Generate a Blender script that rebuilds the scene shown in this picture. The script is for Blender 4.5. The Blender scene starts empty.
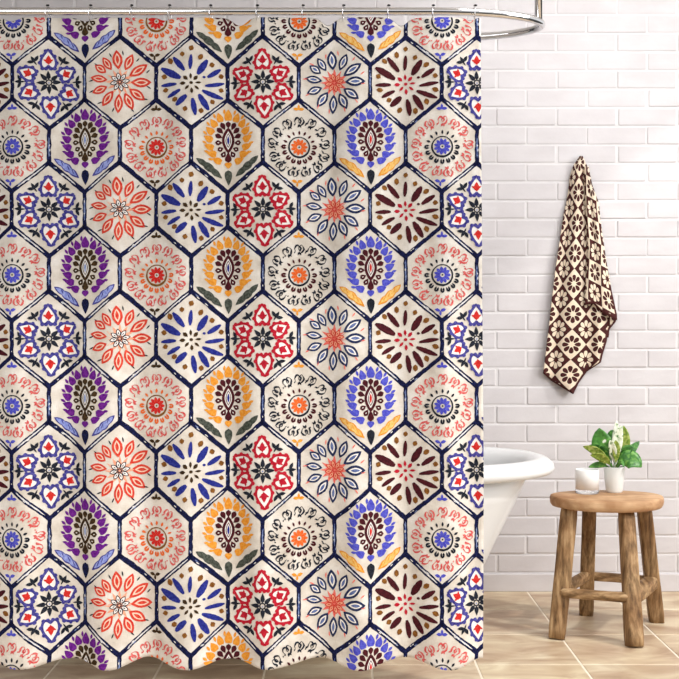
import bpy, math, random
from mathutils import Vector, noise
C = bpy.context.scene
COL = C.collection
R = math.radians
PI = math.pi
F = 1040.0          # focal length in pixels of a 679 px wide frame
CX = 339.5
HOR = 340.0
HC = 1.0            # eye height

# ------------------------------------------------------------------ camera
cam = bpy.data.cameras.new('camera'); cam.lens = F / 679 * 36; cam.sensor_width = 36
camo = bpy.data.objects.new('camera', cam); COL.objects.link(camo)
camo.location = (0, 0, HC); camo.rotation_euler = (R(90), 0, 0)
cam.clip_start = .05
C.camera = camo
# ------------------------------------------------------------------ world, sun, lights
w = bpy.data.worlds.new('world'); C.world = w; w.use_nodes = True
wn = w.node_tree; bg = wn.nodes['Background']; bg.inputs[1].default_value = .80
_tc = wn.nodes.new('ShaderNodeTexCoord'); _sp = wn.nodes.new('ShaderNodeSeparateXYZ'); _rp = wn.nodes.new('ShaderNodeValToRGB')
_ad = wn.nodes.new('ShaderNodeMath'); _ad.operation = 'MULTIPLY_ADD'; _ad.inputs[1].default_value = .28
wn.links.new(_tc.outputs['Generated'], _sp.inputs[0]); wn.links.new(_sp.outputs[0], _ad.inputs[0]); wn.links.new(_sp.outputs[2], _ad.inputs[2])
wn.links.new(_ad.outputs[0], _rp.inputs[0]); wn.links.new(_rp.outputs[0], bg.inputs[0])
_e = _rp.color_ramp.elements
_rp.color_ramp.elements[0].position = 0.0; _e[0].color = (.10, .095, .09, 1)
_e[1].position = .16; _e[1].color = (1.25, 1.25, 1.25, 1)
sun = bpy.data.lights.new('sun', 'SUN'); sun.energy = 1.45; sun.angle = R(2.5); sun.color = (1, .965, .91)
so = bpy.data.objects.new('sun', sun); COL.objects.link(so)
so.rotation_euler = Vector((-.62, .42, -.60)).to_track_quat('-Z', 'Y').to_euler()

def area(name, loc, aim, sx, sy, e, col=(1, 1, 1)):
    l = bpy.data.lights.new(name, 'AREA'); l.shape = 'RECTANGLE'; l.size = sx; l.size_y = sy
    l.energy = e; l.color = col
    o = bpy.data.objects.new(name, l); COL.objects.link(o); o.location = loc
    o.rotation_euler = (Vector(aim) - Vector(loc)).to_track_quat('-Z', 'Y').to_euler()
    return o
area('window_daylight', (2.7, 1.6, 2.0), (.5, 4.1, 1.7), 1.2, 1.2, 36, (1, 1, 1))
area('upper_wall_fill', (1.1, 2.7, 2.55), (1.1, 4.1, 1.75), 1.2, .5, 25, (1, 1, 1))  # added fill, no ceiling fixture: brightens the upper part of the brick wall
area('curtain_fill', (-1.5, -.3, 2.0), (-.5, 2.95, 1.9), 1.4, 1.2, 27, (1, .995, .985))  # unseen fill lamp added near the camera to brighten the curtain
C.view_settings.view_transform = 'Standard'
C.view_settings.look = 'None'
C.view_settings.gamma = 1
C.view_settings.use_curve_mapping = False
C.view_settings.exposure = 0.0

# ------------------------------------------------------------------ helpers
def P(x, y, d):
    return Vector(((x - CX) * d / F, d, HC + (HOR - y) * d / F))

def lin(c):
    return tuple(((v / 255) / 12.92 if v / 255 <= .04045 else ((v / 255 + .055) / 1.055) ** 2.4) for v in c)

def mesh(name, verts, faces, mats, parent=None, mi=None, smooth=True, loc=None):
    me = bpy.data.meshes.new(name)
    if loc is not None:
        verts = [Vector(v) - Vector(loc) for v in verts]
    me.from_pydata([tuple(v) for v in verts], [], faces)
    if not isinstance(mats, (list, tuple)): mats = [mats]
    for m in mats: me.materials.append(m)
    if mi: me.polygons.foreach_set('material_index', mi)
    me.polygons.foreach_set('use_smooth', [smooth] * len(me.polygons))
    me.update()
    o = bpy.data.objects.new(name, me); COL.objects.link(o)
    if parent:
        o.parent = parent
        if loc is not None: o.location = Vector(loc) - parent.location
        else: o.location = -parent.location
    elif loc is not None: o.location = loc
    return o

def tag(o, label, cat, group=None, kind=None):
    o['label'] = label; o['category'] = cat
    if group: o['group'] = group
    if kind: o['kind'] = kind
    return o

def struct(o):
    o['kind'] = 'structure'; return o

def thing(name, label, cat, loc, group=None):
    o = bpy.data.objects.new(name, None); COL.objects.link(o); o.location = loc
    o.empty_display_size = .05
    return tag(o, label, cat, group)

def nm(name):
    m = bpy.data.materials.new(name); m.use_nodes = True
    nt = m.node_tree; return m, nt, nt.nodes['Principled BSDF']

def node(nt, t, **k):
    n = nt.nodes.new(t)
    for a, b in k.items(): setattr(n, a, b)
    return n

def ramp(nt, src, stops):
    r = node(nt, 'ShaderNodeValToRGB')
    cr = r.color_ramp
    cr.elements[0].position = stops[0][0]; cr.elements[0].color = (*lin(stops[0][1]), 1)
    cr.elements[1].position = stops[-1][0]; cr.elements[1].color = (*lin(stops[-1][1]), 1)
    for p, c in stops[1:-1]:
        e = cr.elements.new(p); e.color = (*lin(c), 1)
    nt.links.new(src, r.inputs[0]); return r.outputs[0]

def noise_mat(name, stops, scale=(10, 10, 10), rough=.6, detail=4, bump=0, bscale=200, nscale=1, spec=.5, dist=0):
    m, nt, b = nm(name)
    tc = node(nt, 'ShaderNodeTexCoord'); mp = node(nt, 'ShaderNodeMapping'); mp.inputs['Scale'].default_value = scale
    nt.links.new(tc.outputs['Object'], mp.inputs[0])
    n = node(nt, 'ShaderNodeTexNoise'); n.inputs['Scale'].default_value = nscale; n.inputs['Detail'].default_value = detail
    n.inputs['Distortion'].default_value = dist
    nt.links.new(mp.outputs[0], n.inputs[0])
    nt.links.new(ramp(nt, n.outputs[0], stops), b.inputs['Base Color'])
    b.inputs['Roughness'].default_value = rough; b.inputs['Specular IOR Level'].default_value = spec
    if bump:
        n2 = node(nt, 'ShaderNodeTexNoise'); n2.inputs['Scale'].default_value = bscale; n2.inputs['Detail'].default_value = 3
        nt.links.new(tc.outputs['Object'], n2.inputs[0])
        bp = node(nt, 'ShaderNodeBump'); bp.inputs['Strength'].default_value = bump; bp.inputs['Distance'].default_value = .001
        nt.links.new(n2.outputs[0], bp.inputs['Height']); nt.links.new(bp.outputs[0], b.inputs['Normal'])
    return m

# ------------------------------------------------------------------ structure materials
M_brick = noise_mat('painted_brick', [(.3, (203, 198, 200)), (.7, (214, 210, 212))], (6, 6, 14), .55, 5, .25, 90)
M_mortar = noise_mat('painted_mortar', [(.3, (218, 215, 216)), (.7, (226, 223, 224))], (30, 30, 30), .6, 3, .3, 150)
M_white = noise_mat('white_paint', [(.3, (240, 238, 235)), (.7, (246, 244, 242))], (5, 5, 5), .6)

def tile_mat():
    m, nt, b = nm('beige_stone_tile')
    tc = node(nt, 'ShaderNodeTexCoord')
    n = node(nt, 'ShaderNodeTexNoise'); n.inputs['Scale'].default_value = 5; n.inputs['Detail'].default_value = 8; n.inputs['Distortion'].default_value = .8
    mp = node(nt, 'ShaderNodeMapping'); mp.inputs['Scale'].default_value = (1, 2.0, 1)
    nt.links.new(tc.outputs['Object'], mp.inputs[0]); nt.links.new(mp.outputs[0], n.inputs[0])
    c = ramp(nt, n.outputs[0], [(.28, (162, 134, 110)), (.43, (188, 163, 136)), (.56, (205, 186, 158)), (.72, (222, 208, 182))])
    oi = node(nt, 'ShaderNodeAttribute', attribute_name='tile_tone')
    mx = node(nt, 'ShaderNodeMix', data_type='RGBA', blend_type='MULTIPLY'); mx.inputs[0].default_value = 1
    nt.links.new(c, mx.inputs[6]); nt.links.new(oi.outputs['Color'], mx.inputs[7])
    nt.links.new(mx.outputs[2], b.inputs['Base Color'])
    b.inputs['Roughness'].default_value = .42; b.inputs['Specular IOR Level'].default_value = .35
    return m
M_tile = tile_mat()
M_grout = noise_mat('cream_grout', [(.3, (232, 220, 200)), (.7, (240, 230, 214))], (40, 40, 40), .8)

WALL = 4.127
# ------------------------------------------------------------------ back wall : one mesh of raised bricks on mortar
def build_wall():
    rnd = random.Random(4)
    V = []; Fc = []; mi = []
    X0, X1, TOP = -1.75, 2.1, 2.62
    pw, ph, g = 60.3 * WALL / F, 18.62 * WALL / F, .0075
    def quad(a, b, c, d, m):
        n = len(V); V.extend([a, b, c, d]); Fc.append((n, n + 1, n + 2, n + 3)); mi.append(m)
    yb = WALL + .006
    quad((X0, yb, 0), (X1, yb, 0), (X1, yb, TOP), (X0, yb, TOP), 1)
    # body behind
    n = len(V); t = .12
    V.extend([(X0, yb + .0, 0), (X1, yb, 0), (X1, yb, TOP), (X0, yb, TOP), (X0, yb + t, 0), (X1, yb + t, 0), (X1, yb + t, TOP), (X0, yb + t, TOP)])
    for f in [(0, 3, 7, 4), (1, 5, 6, 2), (3, 2, 6, 7), (0, 4, 5, 1), (5, 4, 7, 6)]:
        Fc.append(tuple(n + i for i in f)); mi.append(1)
    row = 0
    z = 1 * ph
    ref = (557 - CX) * WALL / F
    while z < TOP - ph:
        row += 1
        off = ref + (0 if row % 2 == 1 else pw / 2)
        k0 = int((X0 - off) // pw) + 1
        x = off + k0 * pw
        while x + pw < X1:
            a0, a1 = x + g / 2 + rnd.uniform(-.003, .003), x + pw - g / 2 + rnd.uniform(-.003, .003)
            z0, z1 = z + g / 2 + rnd.uniform(-.001, .001), z + ph - g / 2 + rnd.uniform(-.001, .001)
            h = .0032 + rnd.uniform(-.0012, .0012)
            tilt = rnd.uniform(-.0014, .0014)
            rings = [(0, 0), (-.0002, h * .55), (.0015, h * .9), (.0045, h)]
            N = 12
            base = len(V)
            for ins, dep in rings:
                # rounded rectangle, 3 points a corner
                rc = .004
                for cx_, cz_, a_ in ((a1, z1, 0), (a0, z1, 90), (a0, z0, 180), (a1, z0, 270)):
                    ccx = cx_ - math.copysign(rc, cx_ - (a0 + a1) / 2); ccz = cz_ - math.copysign(rc, cz_ - (z0 + z1) / 2)
                    for q in (0, 45, 90):
                        an = R(a_ + q)
                        px = ccx + (rc - ins) * math.cos(an); pz = ccz + (rc - ins) * math.sin(an)
                        V.append((px, yb - dep - tilt * (px - a0) / pw, pz))
            for r in range(3):
                for i in range(N):
                    j = (i + 1) % N
                    Fc.append((base + r * N + i, base + r * N + j, base + (r + 1) * N + j, base + (r + 1) * N + i)); mi.append(0)
            Fc.append(tuple(base + 3 * N + i for i in range(N))); mi.append(0)
            x += pw
        z += ph
    # flip normals to face -Y
    Fc2 = [tuple(reversed(f)) for f in Fc]
    o = mesh('wall_back', V, Fc2, [M_brick, M_mortar], None, mi, False)
    struct(o)
    # skirting
    bx('baseboard_back', (X0, WALL - .004, 0), (X1, WALL + .006, ph - .004), M_brick, bevel=.003, s=True)

def bx(name, a, b, m, parent=None, bevel=0, s=False):
    (x0, y0, z0), (x1, y1, z1) = a, b
    cc = Vector(((x0 + x1) / 2, (y0 + y1) / 2, (z0 + z1) / 2))
    V = [(x, y, z) for z in (z0, z1) for y in (y0, y1) for x in (x0, x1)]
    Fs = [(0, 2, 3, 1), (4, 5, 7, 6), (0, 1, 5, 4), (2, 6, 7, 3), (0, 4, 6, 2), (1, 3, 7, 5)]
    o = mesh(name, V, Fs, m, parent, None, False, loc=cc)
    if bevel:
        bv = o.modifiers.new('bevel', 'BEVEL'); bv.width = bevel; bv.segments = 3
    if s: struct(o)
    return o
build_wall()

def build_floor():
    rnd = random.Random(8)
    T = .3235; V = []; Fc = []; mi = []; tone = []
    X0 = .745 - 8 * T; Y0 = 3.2 - 7 * .3265
    nx, ny = 13, 10; TY = .3265
    X1, Y1 = X0 + nx * T, WALL + .01
    V += [(X0, Y0, -.0015), (X1, Y0, -.0015), (X1, Y1, -.0015), (X0, Y1, -.0015), (X0, Y0, -.06), (X1, Y0, -.06), (X1, Y1, -.06), (X0, Y1, -.06)]
    for f in [(0, 1, 2, 3), (4, 7, 6, 5), (0, 4, 5, 1), (1, 5, 6, 2), (2, 6, 7, 3), (3, 7, 4, 0)]:
        Fc.append(f); mi.append(1); tone.append((1, 1, 1))
    g = .0032
    for i in range(nx):
        for j in range(ny):
            x0, x1 = X0 + i * T + g, X0 + (i + 1) * T - g
            y0, y1 = Y0 + j * TY + g, min(Y0 + (j + 1) * TY - g, Y1)
            if y1 - y0 < .01: continue
            n = len(V); bvl = .0015
            t = rnd.uniform(.93, 1.03); tt = (t, t * rnd.uniform(.985, 1.01), t * rnd.uniform(.97, 1.01))
            V += [(x0, y0, -.0015), (x1, y0, -.0015), (x1, y1, -.0015), (x0, y1, -.0015)]
            V += [(x0 + bvl, y0 + bvl, 0), (x1 - bvl, y0 + bvl, 0), (x1 - bvl, y1 - bvl, 0), (x0 + bvl, y1 - bvl, 0)]
            for f in [(4, 5, 6, 7), (0, 1, 5, 4), (1, 2, 6, 5), (2, 3, 7, 6), (3, 0, 4, 7)]:
                Fc.append(tuple(n + q for q in f)); mi.append(0); tone.append(tt)
    o = mesh('floor', V, Fc, [M_tile, M_grout], None, mi, False)
    at = o.data.attributes.new('tile_tone', 'FLOAT_COLOR', 'FACE')
    for k, t in enumerate(tone): at.data[k].color = (*t, 1)
    struct(o)
build_floor()
bx('ceiling', (-1.75, 1.9, 2.62), (2.1, WALL + .13, 2.68), M_white, s=True)

# ------------------------------------------------------------------ generic shapes
def tube(name, pts, rad, m, parent=None, n=12, closed=False, loc=None, caps=True):
    pts = [Vector(p) for p in pts]; V = []; Fc = []; L = len(pts)
    if not hasattr(rad, '__len__'): rad = [rad] * L
    up = None
    for i, p in enumerate(pts):
        a = pts[(i - 1) % L] if (closed or i > 0) else pts[0]
        b = pts[(i + 1) % L] if (closed or i < L - 1) else pts[-1]
        d = (b - a).normalized()
        if up is None:
            up = Vector((0, 0, 1)) if abs(d.z) < .9 else Vector((0, 1, 0))
        s = d.cross(up).normalized(); up = s.cross(d).normalized()
        for k in range(n):
            t = 2 * PI * k / n
            V.append(p + (s * math.cos(t) + up * math.sin(t)) * rad[i])
    for i in range(L if closed else L - 1):
        j = (i + 1) % L
        for k in range(n):
            q = (k + 1) % n
            Fc.append((i * n + k, i * n + q, j * n + q, j * n + k))
    if caps and not closed:
        Fc.append(tuple(range(n - 1, -1, -1))); Fc.append(tuple((L - 1) * n + k for k in range(n)))
    return mesh(name, V, Fc, m, parent, None, True, loc)

def lathe(name, prof, m, parent=None, n=40, at=(0, 0, 0), sx=1, sy=1, closed_prof=False):
    V = []; Fc = []; L = len(prof)
    for r, z in prof:
        for k in range(n):
            t = 2 * PI * k / n
            V.append((at[0] + r * sx * math.cos(t), at[1] + r * sy * math.sin(t), at[2] + z))
    for i in range(L if closed_prof else L - 1):
        j = (i + 1) % L
        for k in range(n):
            q = (k + 1) % n
            Fc.append((i * n + k, i * n + q, j * n + q, j * n + k))
    if not closed_prof:
        if prof[0][0] > 1e-5: Fc.append(tuple(range(n - 1, -1, -1)))
        if prof[-1][0] > 1e-5: Fc.append(tuple((L - 1) * n + k for k in range(n)))
    return mesh(name, V, Fc, m, parent, None, True, loc=at)

# ------------------------------------------------------------------ chrome rod, pole, hooks
def simple(name, col, rough=.5, metal=0, spec=.5, trans=0, ior=1.45, sss=0):
    m, nt, b = nm(name)
    b.inputs['Base Color'].default_value = (*lin(col), 1); b.inputs['Roughness'].default_value = rough
    b.inputs['Metallic'].default_value = metal; b.inputs['Specular IOR Level'].default_value = spec
    b.inputs['Transmission Weight'].default_value = trans; b.inputs['IOR'].default_value = ior
    if sss:
        b.inputs['Subsurface Weight'].default_value = sss; b.inputs['Subsurface Radius'].default_value = (.02, .02, .02)
        b.inputs['Subsurface Scale'].default_value = .5
    # slight procedural variation of the finish
    tc = node(nt, 'ShaderNodeTexCoord'); n = node(nt, 'ShaderNodeTexNoise'); n.inputs['Scale'].default_value = 40
    mr = node(nt, 'ShaderNodeMapRange'); mr.inputs['To Min'].default_value = max(rough - .03, 0); mr.inputs['To Max'].default_value = rough + .03
    nt.links.new(tc.outputs['Object'], n.inputs[0]); nt.links.new(n.outputs[0], mr.inputs[0]); nt.links.new(mr.outputs[0], b.inputs['Roughness'])
    return m
M_chrome = simple('polished_chrome', (222, 222, 224), .07, 1)
M_dark = simple('dark_metal', (70, 70, 72), .25, 1)

DC = 2.95                       # distance of the curtain
ZR = HC + (HOR - 12.0) * DC / F  # height of the rod
RB = 3.215                      # depth of the rear rail
rodT = thing('shower_curtain_rod', 'polished chrome hoop rod with rounded right end carrying the patterned curtain', 'curtain rod', (0, DC, ZR))
pts = []
xe = (432 - CX) * DC / F; tipx = .598; yc = (DC + RB) / 2; ry = (RB - DC) / 2
for i in range(25): pts.append((-1.35 + (xe + 1.35) * i / 24, DC, ZR))
for i in range(1, 48):
    t = -PI / 2 + PI * i / 48
    pts.append((xe + (tipx - xe) * math.cos(t), yc + ry * math.sin(t), ZR))
for i in range(25): pts.append((xe - (xe + 1.35) * i / 24, RB, ZR))
for i in range(1, 24):
    t = PI / 2 + PI * i / 24
    pts.append((-1.35 + .3 * math.cos(t), yc + ry * math.sin(t), ZR))
tube('hoop_rail', pts, .0112, M_chrome, rodT, 24, True)
px = .61; pd = 3.15
xpole = (538.5 - CX) / F * 3.045
tube('ceiling_support', [(xpole, 3.045, ZR + .006), (xpole, 3.045, 2.60)], .0112, M_chrome, rodT, 24)
lathe('ceiling_flange', [(.0, 0), (.03, 0), (.034, .006), (.034, .02), (0, .02)], M_chrome, rodT, 32, (xpole, 3.045, 2.6))

hook_x = [47.6, 90.6, 131.5, 169.4, 210.4, 257, 302.6, 343, 388, 432.5, 474.5]
words = ['first', 'second', 'third', 'fourth', 'fifth', 'sixth', 'seventh', 'eighth', 'ninth', 'tenth', 'eleventh', 'twelfth']
RR = .0215
def make_hook(px_, d):
    X = (px_ - CX) * DC / F
    loc = (X, DC, ZR - .0065)
    t = thing('curtain_hook', 'x', 'hook', loc, 'chrome hooks along the curtain rod')
    ring = [(X + .0015 * math.sin(2 * PI * k / 32), DC + RR * math.sin(2 * PI * k / 32), loc[2] + RR * math.cos(2 * PI * k / 32)) for k in range(32)]
    tube('ring', ring, .0011, M_chrome, t, 8, True, loc=loc)
    bl = (X + d * .002, DC - .006, loc[2] + RR + .0005)
    lathe('bead', [(0, -.0034), (.0024, -.0024), (.0036, 0), (.0024, .0024), (0, .0034)], M_dark, t, 12, bl, 1.5)
    return t
M_hooks = []
h0 = make_hook(hook_x[0], 1)
for i, hx in enumerate(hook_x):
    if i == 0: o = h0
    else:
        o = h0.copy(); COL.objects.link(o)
        for ch in h0.children:
            c = ch.copy(); COL.objects.link(c); c.parent = o
        o.location = ((hx - CX) * DC / F, DC, ZR - .0065)
    if i == 0: o['label'] = 'chrome curtain hook nearest the left edge of the photo'
    elif i == len(hook_x) - 1: o['label'] = 'chrome curtain hook at the right end of the curtain'
    else: o['label'] = 'chrome curtain hook, %s from the left along the rod' % words[i]

# ------------------------------------------------------------------ curtain
EXT = [(-150, 1), (-122, -1), (-92, 1), (-62, -1), (-20, 1), (22, -1), (72, 1), (110, -1), (147, 1), (186, -1), (231, 1), (268, -1), (322, 1), (360, -1), (405, 1), (448, -1), (484, 1), (520, -1)]
def S(x):
    for (a, va), (b, vb) in zip(EXT, EXT[1:]):
        if x <= b:
            t = max(0, (x - a) / (b - a)); return va + (vb - va) * (1 - math.cos(PI * t)) / 2
    return -1
XL, XR = -118.0, 481.5
def xr(y): return 481 + 3.2 * min(1, max(0, (y - 60) / 420))
YT = 18.2
def hemY(x): return 664.3 - 4.2 * S(x) - .6 * math.sin(x * .05)
def topY(x):
    return YT + sum(a * math.exp(-((x - c) / w_) ** 2) for c, a, w_ in ((240, 8, 9), (328, 8, 8), (401, 8, 8), (86, 4, 8), (12, 4, 8), (165, 3, 7), (470, 3, 5), (-60, 7, 9)))
def depth(x, y):
    t = (y - YT) / 650
    a = .0085 + .013 * t * t
    d = a * S(x + 5 * math.sin(t * 3.1)) * min(1, .35 + t * 6)
    d += .0022 * math.sin(x * .19 + 2.2 * math.sin(t * 4)) * min(1, t * 5)
    d += .0016 * math.sin(x * .11 + t * 9 + 1)
    return DC + d
def place(x, y, lay):
    # x, y: position on the cloth in nominal pixels at distance DC
    d = depth(x, y) - .00045 * lay
    return ((x - CX) * DC / F, d, HC + (HOR - y) * DC / F)

INK = {}
mats = []
def ink(name, a, b=None, scale=160, lo=.35, hi=.68):
    b = b or tuple(min(255, int(v * .8 + 48)) for v in a)
    mats.append(noise_mat('ink_' + name, [(lo, a), (hi, b)], (scale, scale, scale), .85, 3, .25, 900, spec=.15))
    INK[name] = len(mats) - 1

def linen():
    m, nt, b = nm('printed_linen')
    tc = node(nt, 'ShaderNodeTexCoord')
    n1 = node(nt, 'ShaderNodeTexNoise'); n1.inputs['Scale'].default_value = 22; n1.inputs['Detail'].default_value = 5
    nt.links.new(tc.outputs['Object'], n1.inputs[0])
    c = ramp(nt, n1.outputs[0], [(.3, (210, 200, 187)), (.5, (225, 217, 206)), (.68, (236, 231, 224))])
    ws = []
    for sc in ((900, 1, 60), (60, 1, 900)):
        mp = node(nt, 'ShaderNodeMapping'); mp.inputs['Scale'].default_value = sc
        n = node(nt, 'ShaderNodeTexNoise'); n.inputs['Scale'].default_value = 1; n.inputs['Detail'].default_value = 2
        nt.links.new(tc.outputs['Object'], mp.inputs[0]); nt.links.new(mp.outputs[0], n.inputs[0]); ws.append(n)
    ad = node(nt, 'ShaderNodeMath', operation='ADD')
    nt.links.new(ws[0].outputs[0], ad.inputs[0]); nt.links.new(ws[1].outputs[0], ad.inputs[1])
    mr = node(nt, 'ShaderNodeMapRange'); mr.inputs['From Min'].default_value = .6; mr.inputs['From Max'].default_value = 1.4
    mr.inputs['To Min'].default_value = .84; mr.inputs['To Max'].default_value = 1.1
    nt.links.new(ad.outputs[0], mr.inputs[0])
    mx = node(nt, 'ShaderNodeMix', data_type='RGBA', blend_type='MULTIPLY'); mx.inputs[0].default_value = 1
    nt.links.new(c, mx.inputs[6]); nt.links.new(mr.outputs[0], mx.inputs[7])
    nt.links.new(mx.outputs[2], b.inputs['Base Color'])
    b.inputs['Roughness'].default_value = .9; b.inputs['Specular IOR Level'].default_value = .15
    bp = node(nt, 'ShaderNodeBump'); bp.inputs['Strength'].default_value = .25; bp.inputs['Distance'].default_value = .0006
    nt.links.new(ad.outputs[0], bp.inputs['Height']); nt.links.new(bp.outputs[0], b.inputs['Normal'])
    return m
mats.append(linen()); INK['cloth'] = 0
ink('navy', (12, 14, 44), (28, 36, 88), 220, .42, .7)
ink('streak', (205, 208, 215), (235, 232, 228))
ink('streakblue', (70, 90, 150), (150, 165, 200))
ink('white', (240, 234, 228), (246, 242, 240))
ink('black', (20, 22, 32), (45, 50, 62))
ink('indigo', (48, 44, 120), (90, 88, 164))
ink('red', (196, 34, 38), (218, 60, 48))
ink('crimson', (172, 18, 40), (200, 40, 60))
ink('vermilion', (200, 46, 38), (224, 86, 66))
ink('inkblue', (24, 32, 64), (52, 64, 104))
ink('midsteel', (76, 94, 148), (120, 136, 180))
ink('coral', (236, 150, 122), (243, 180, 150))
ink('peach', (240, 196, 172), (244, 214, 196))
ink('salmon', (232, 96, 88), (240, 140, 125))
ink('blue', (28, 34, 120), (52, 62, 150))
ink('brown', (110, 68, 28), (150, 100, 45))
ink('darkbrown', (44, 30, 18), (80, 60, 35))
ink('maroon', (58, 16, 26), (84, 28, 36))
ink('purple', (88, 20, 120), (122, 45, 150))
ink('violet', (66, 66, 180), (96, 100, 205))
ink('orange', (222, 136, 36), (236, 168, 72))
ink('yellow', (232, 176, 84), (242, 205, 130))
ink('lightblue', (120, 134, 208), (165, 175, 225))
ink('slate', (52, 58, 52), (95, 100, 92))
ink('rosered', (200, 70, 72), (225, 120, 115))
ink('flame', (226, 92, 36), (232, 120, 60))
ink('steel', (120, 138, 190), (170, 182, 212))

CV = []; CF = []; CM = []
rnd = random.Random(11)
OX = OY = 0.0
AX, AY = 71.4, 64.5
def pat2px(x, y):
    k = y / AY
    return 48.8 + x, 82.9 + 62.85 * k + .3 * k * k
def addv(x, y, lay):
    X, Y = pat2px(OX + x, OY + y)
    Y = min(max(Y, topY(X)), hemY(X)); X = min(max(X, XL), xr(Y))
    Y = min(Y, hemY(X))
    CV.append(place(X, Y, lay)); return len(CV) - 1
def addf(f, m):
    CF.append(f); CM.append(m)
def rib(path, w, m, lay=1, closed=False, step=2.4, jit=0.0):
    L = [0.0]; P_ = list(path)
    if closed: P_ = P_ + [P_[0]]
    for a, b in zip(P_, P_[1:]): L.append(L[-1] + math.hypot(b[0] - a[0], b[1] - a[1]))
    tot = L[-1]
    if tot < .05: return
    n = max(2, int(tot / step + .5)) if not closed else max(6, int(tot / step))
    pts = []; k = 0
    for i in range(n + 1):
        s = tot * i / n
        while k < len(L) - 2 and L[k + 1] < s: k += 1
        t = (s - L[k]) / max(1e-6, L[k + 1] - L[k])
        pts.append((P_[k][0] + (P_[k + 1][0] - P_[k][0]) * t, P_[k][1] + (P_[k + 1][1] - P_[k][1]) * t))
    wf = w if callable(w) else (lambda t: w)
    wm = max(wf(i / n) for i in range(n + 1))
    nc = 3 if wm > 3.2 else 2
    prev = None; first = None; mi = INK[m]
    for i in range(n + 1):
        if closed and i == n: cur = first
        else:
            a = pts[i - 1] if i > 0 else (pts[n - 1] if closed else pts[0])
            b = pts[i + 1] if i < n else pts[n]
            dx, dy = b[0] - a[0], b[1] - a[1]; l = math.hypot(dx, dy) or 1
            nx, ny = -dy / l, dx / l
            ww = max(.06, wf(i / n)) * (1 + rnd.uniform(-jit, jit)) / 2
            j1 = rnd.uniform(-jit, jit) * .5
            cur = [addv(pts[i][0] + nx * (ww * (2 * c / (nc - 1) - 1) + j1), pts[i][1] + ny * (ww * (2 * c / (nc - 1) - 1) + j1), lay) for c in range(nc)]
            if first is None: first = cur
        if prev:
            for c in range(nc - 1): addf((prev[c], cur[c], cur[c + 1], prev[c + 1]), mi)
        prev = cur
def fan(path, m, lay):
    cx_ = sum(p[0] for p in path) / len(path); cy_ = sum(p[1] for p in path) / len(path)
    c = addv(cx_, cy_, lay); mid = [addv((p[0] + cx_) / 2, (p[1] + cy_) / 2, lay) for p in path]
    out = [addv(p[0], p[1], lay) for p in path]; n = len(path)
    for i in range(n):
        j = (i + 1) % n
        addf((c, mid[i], mid[j]), INK[m]); addf((mid[i], out[i], out[j], mid[j]), INK[m])
def W_ell(wd): return lambda t: wd * max(0, 1 - (2 * t - 1) ** 2) ** .5
def W_leaf(wd): return lambda t: wd * math.sin(PI * t) ** .85
def W_drop(wd): return lambda t: wd * (math.sin(PI * t ** .62)) ** .8     # fat at start, pointed at end
def W_flame(wd): return lambda t: wd * (math.sin(PI * min(1, .12 + .88 * t) ** .72)) ** .9
def W_brush(wd): return lambda t: wd * (max(0, 1 - (2 * t - 1) ** 4) ** .5) * (.75 + .25 * math.sin(PI * t))
def seg(a, b, W, m, lay=1, jit=.04, bend=0, step=1.8):
    mx, my = (a[0] + b[0]) / 2, (a[1] + b[1]) / 2
    dx, dy = b[0] - a[0], b[1] - a[1]
    c = (mx - dy * bend, my + dx * bend)
    path = []
    for i in range(9):
        t = i / 8
        path.append(((1 - t) ** 2 * a[0] + 2 * t * (1 - t) * c[0] + t * t * b[0], (1 - t) ** 2 * a[1] + 2 * t * (1 - t) * c[1] + t * t * b[1]))
    rib(path, W, m, lay, step=step, jit=jit)
def pol(r, deg, cx_=0, cy_=0): return (cx_ + r * math.cos(R(deg)), cy_ - r * math.sin(R(deg)))
def ell(cx_, cy_, rx, ry_, n=24, rot=0):
    o = []
    for i in range(n):
        t = 2 * PI * i / n
        x, y = rx * math.cos(t), ry_ * math.sin(t)
        o.append((cx_ + x * math.cos(rot) - y * math.sin(rot), cy_ + x * math.sin(rot) + y * math.cos(rot)))
    return o
def dot(x, y, rx, ry_, m, lay=1, rot=0): fan(ell(x, y, rx, ry_, 9, rot), m, lay)

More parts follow.
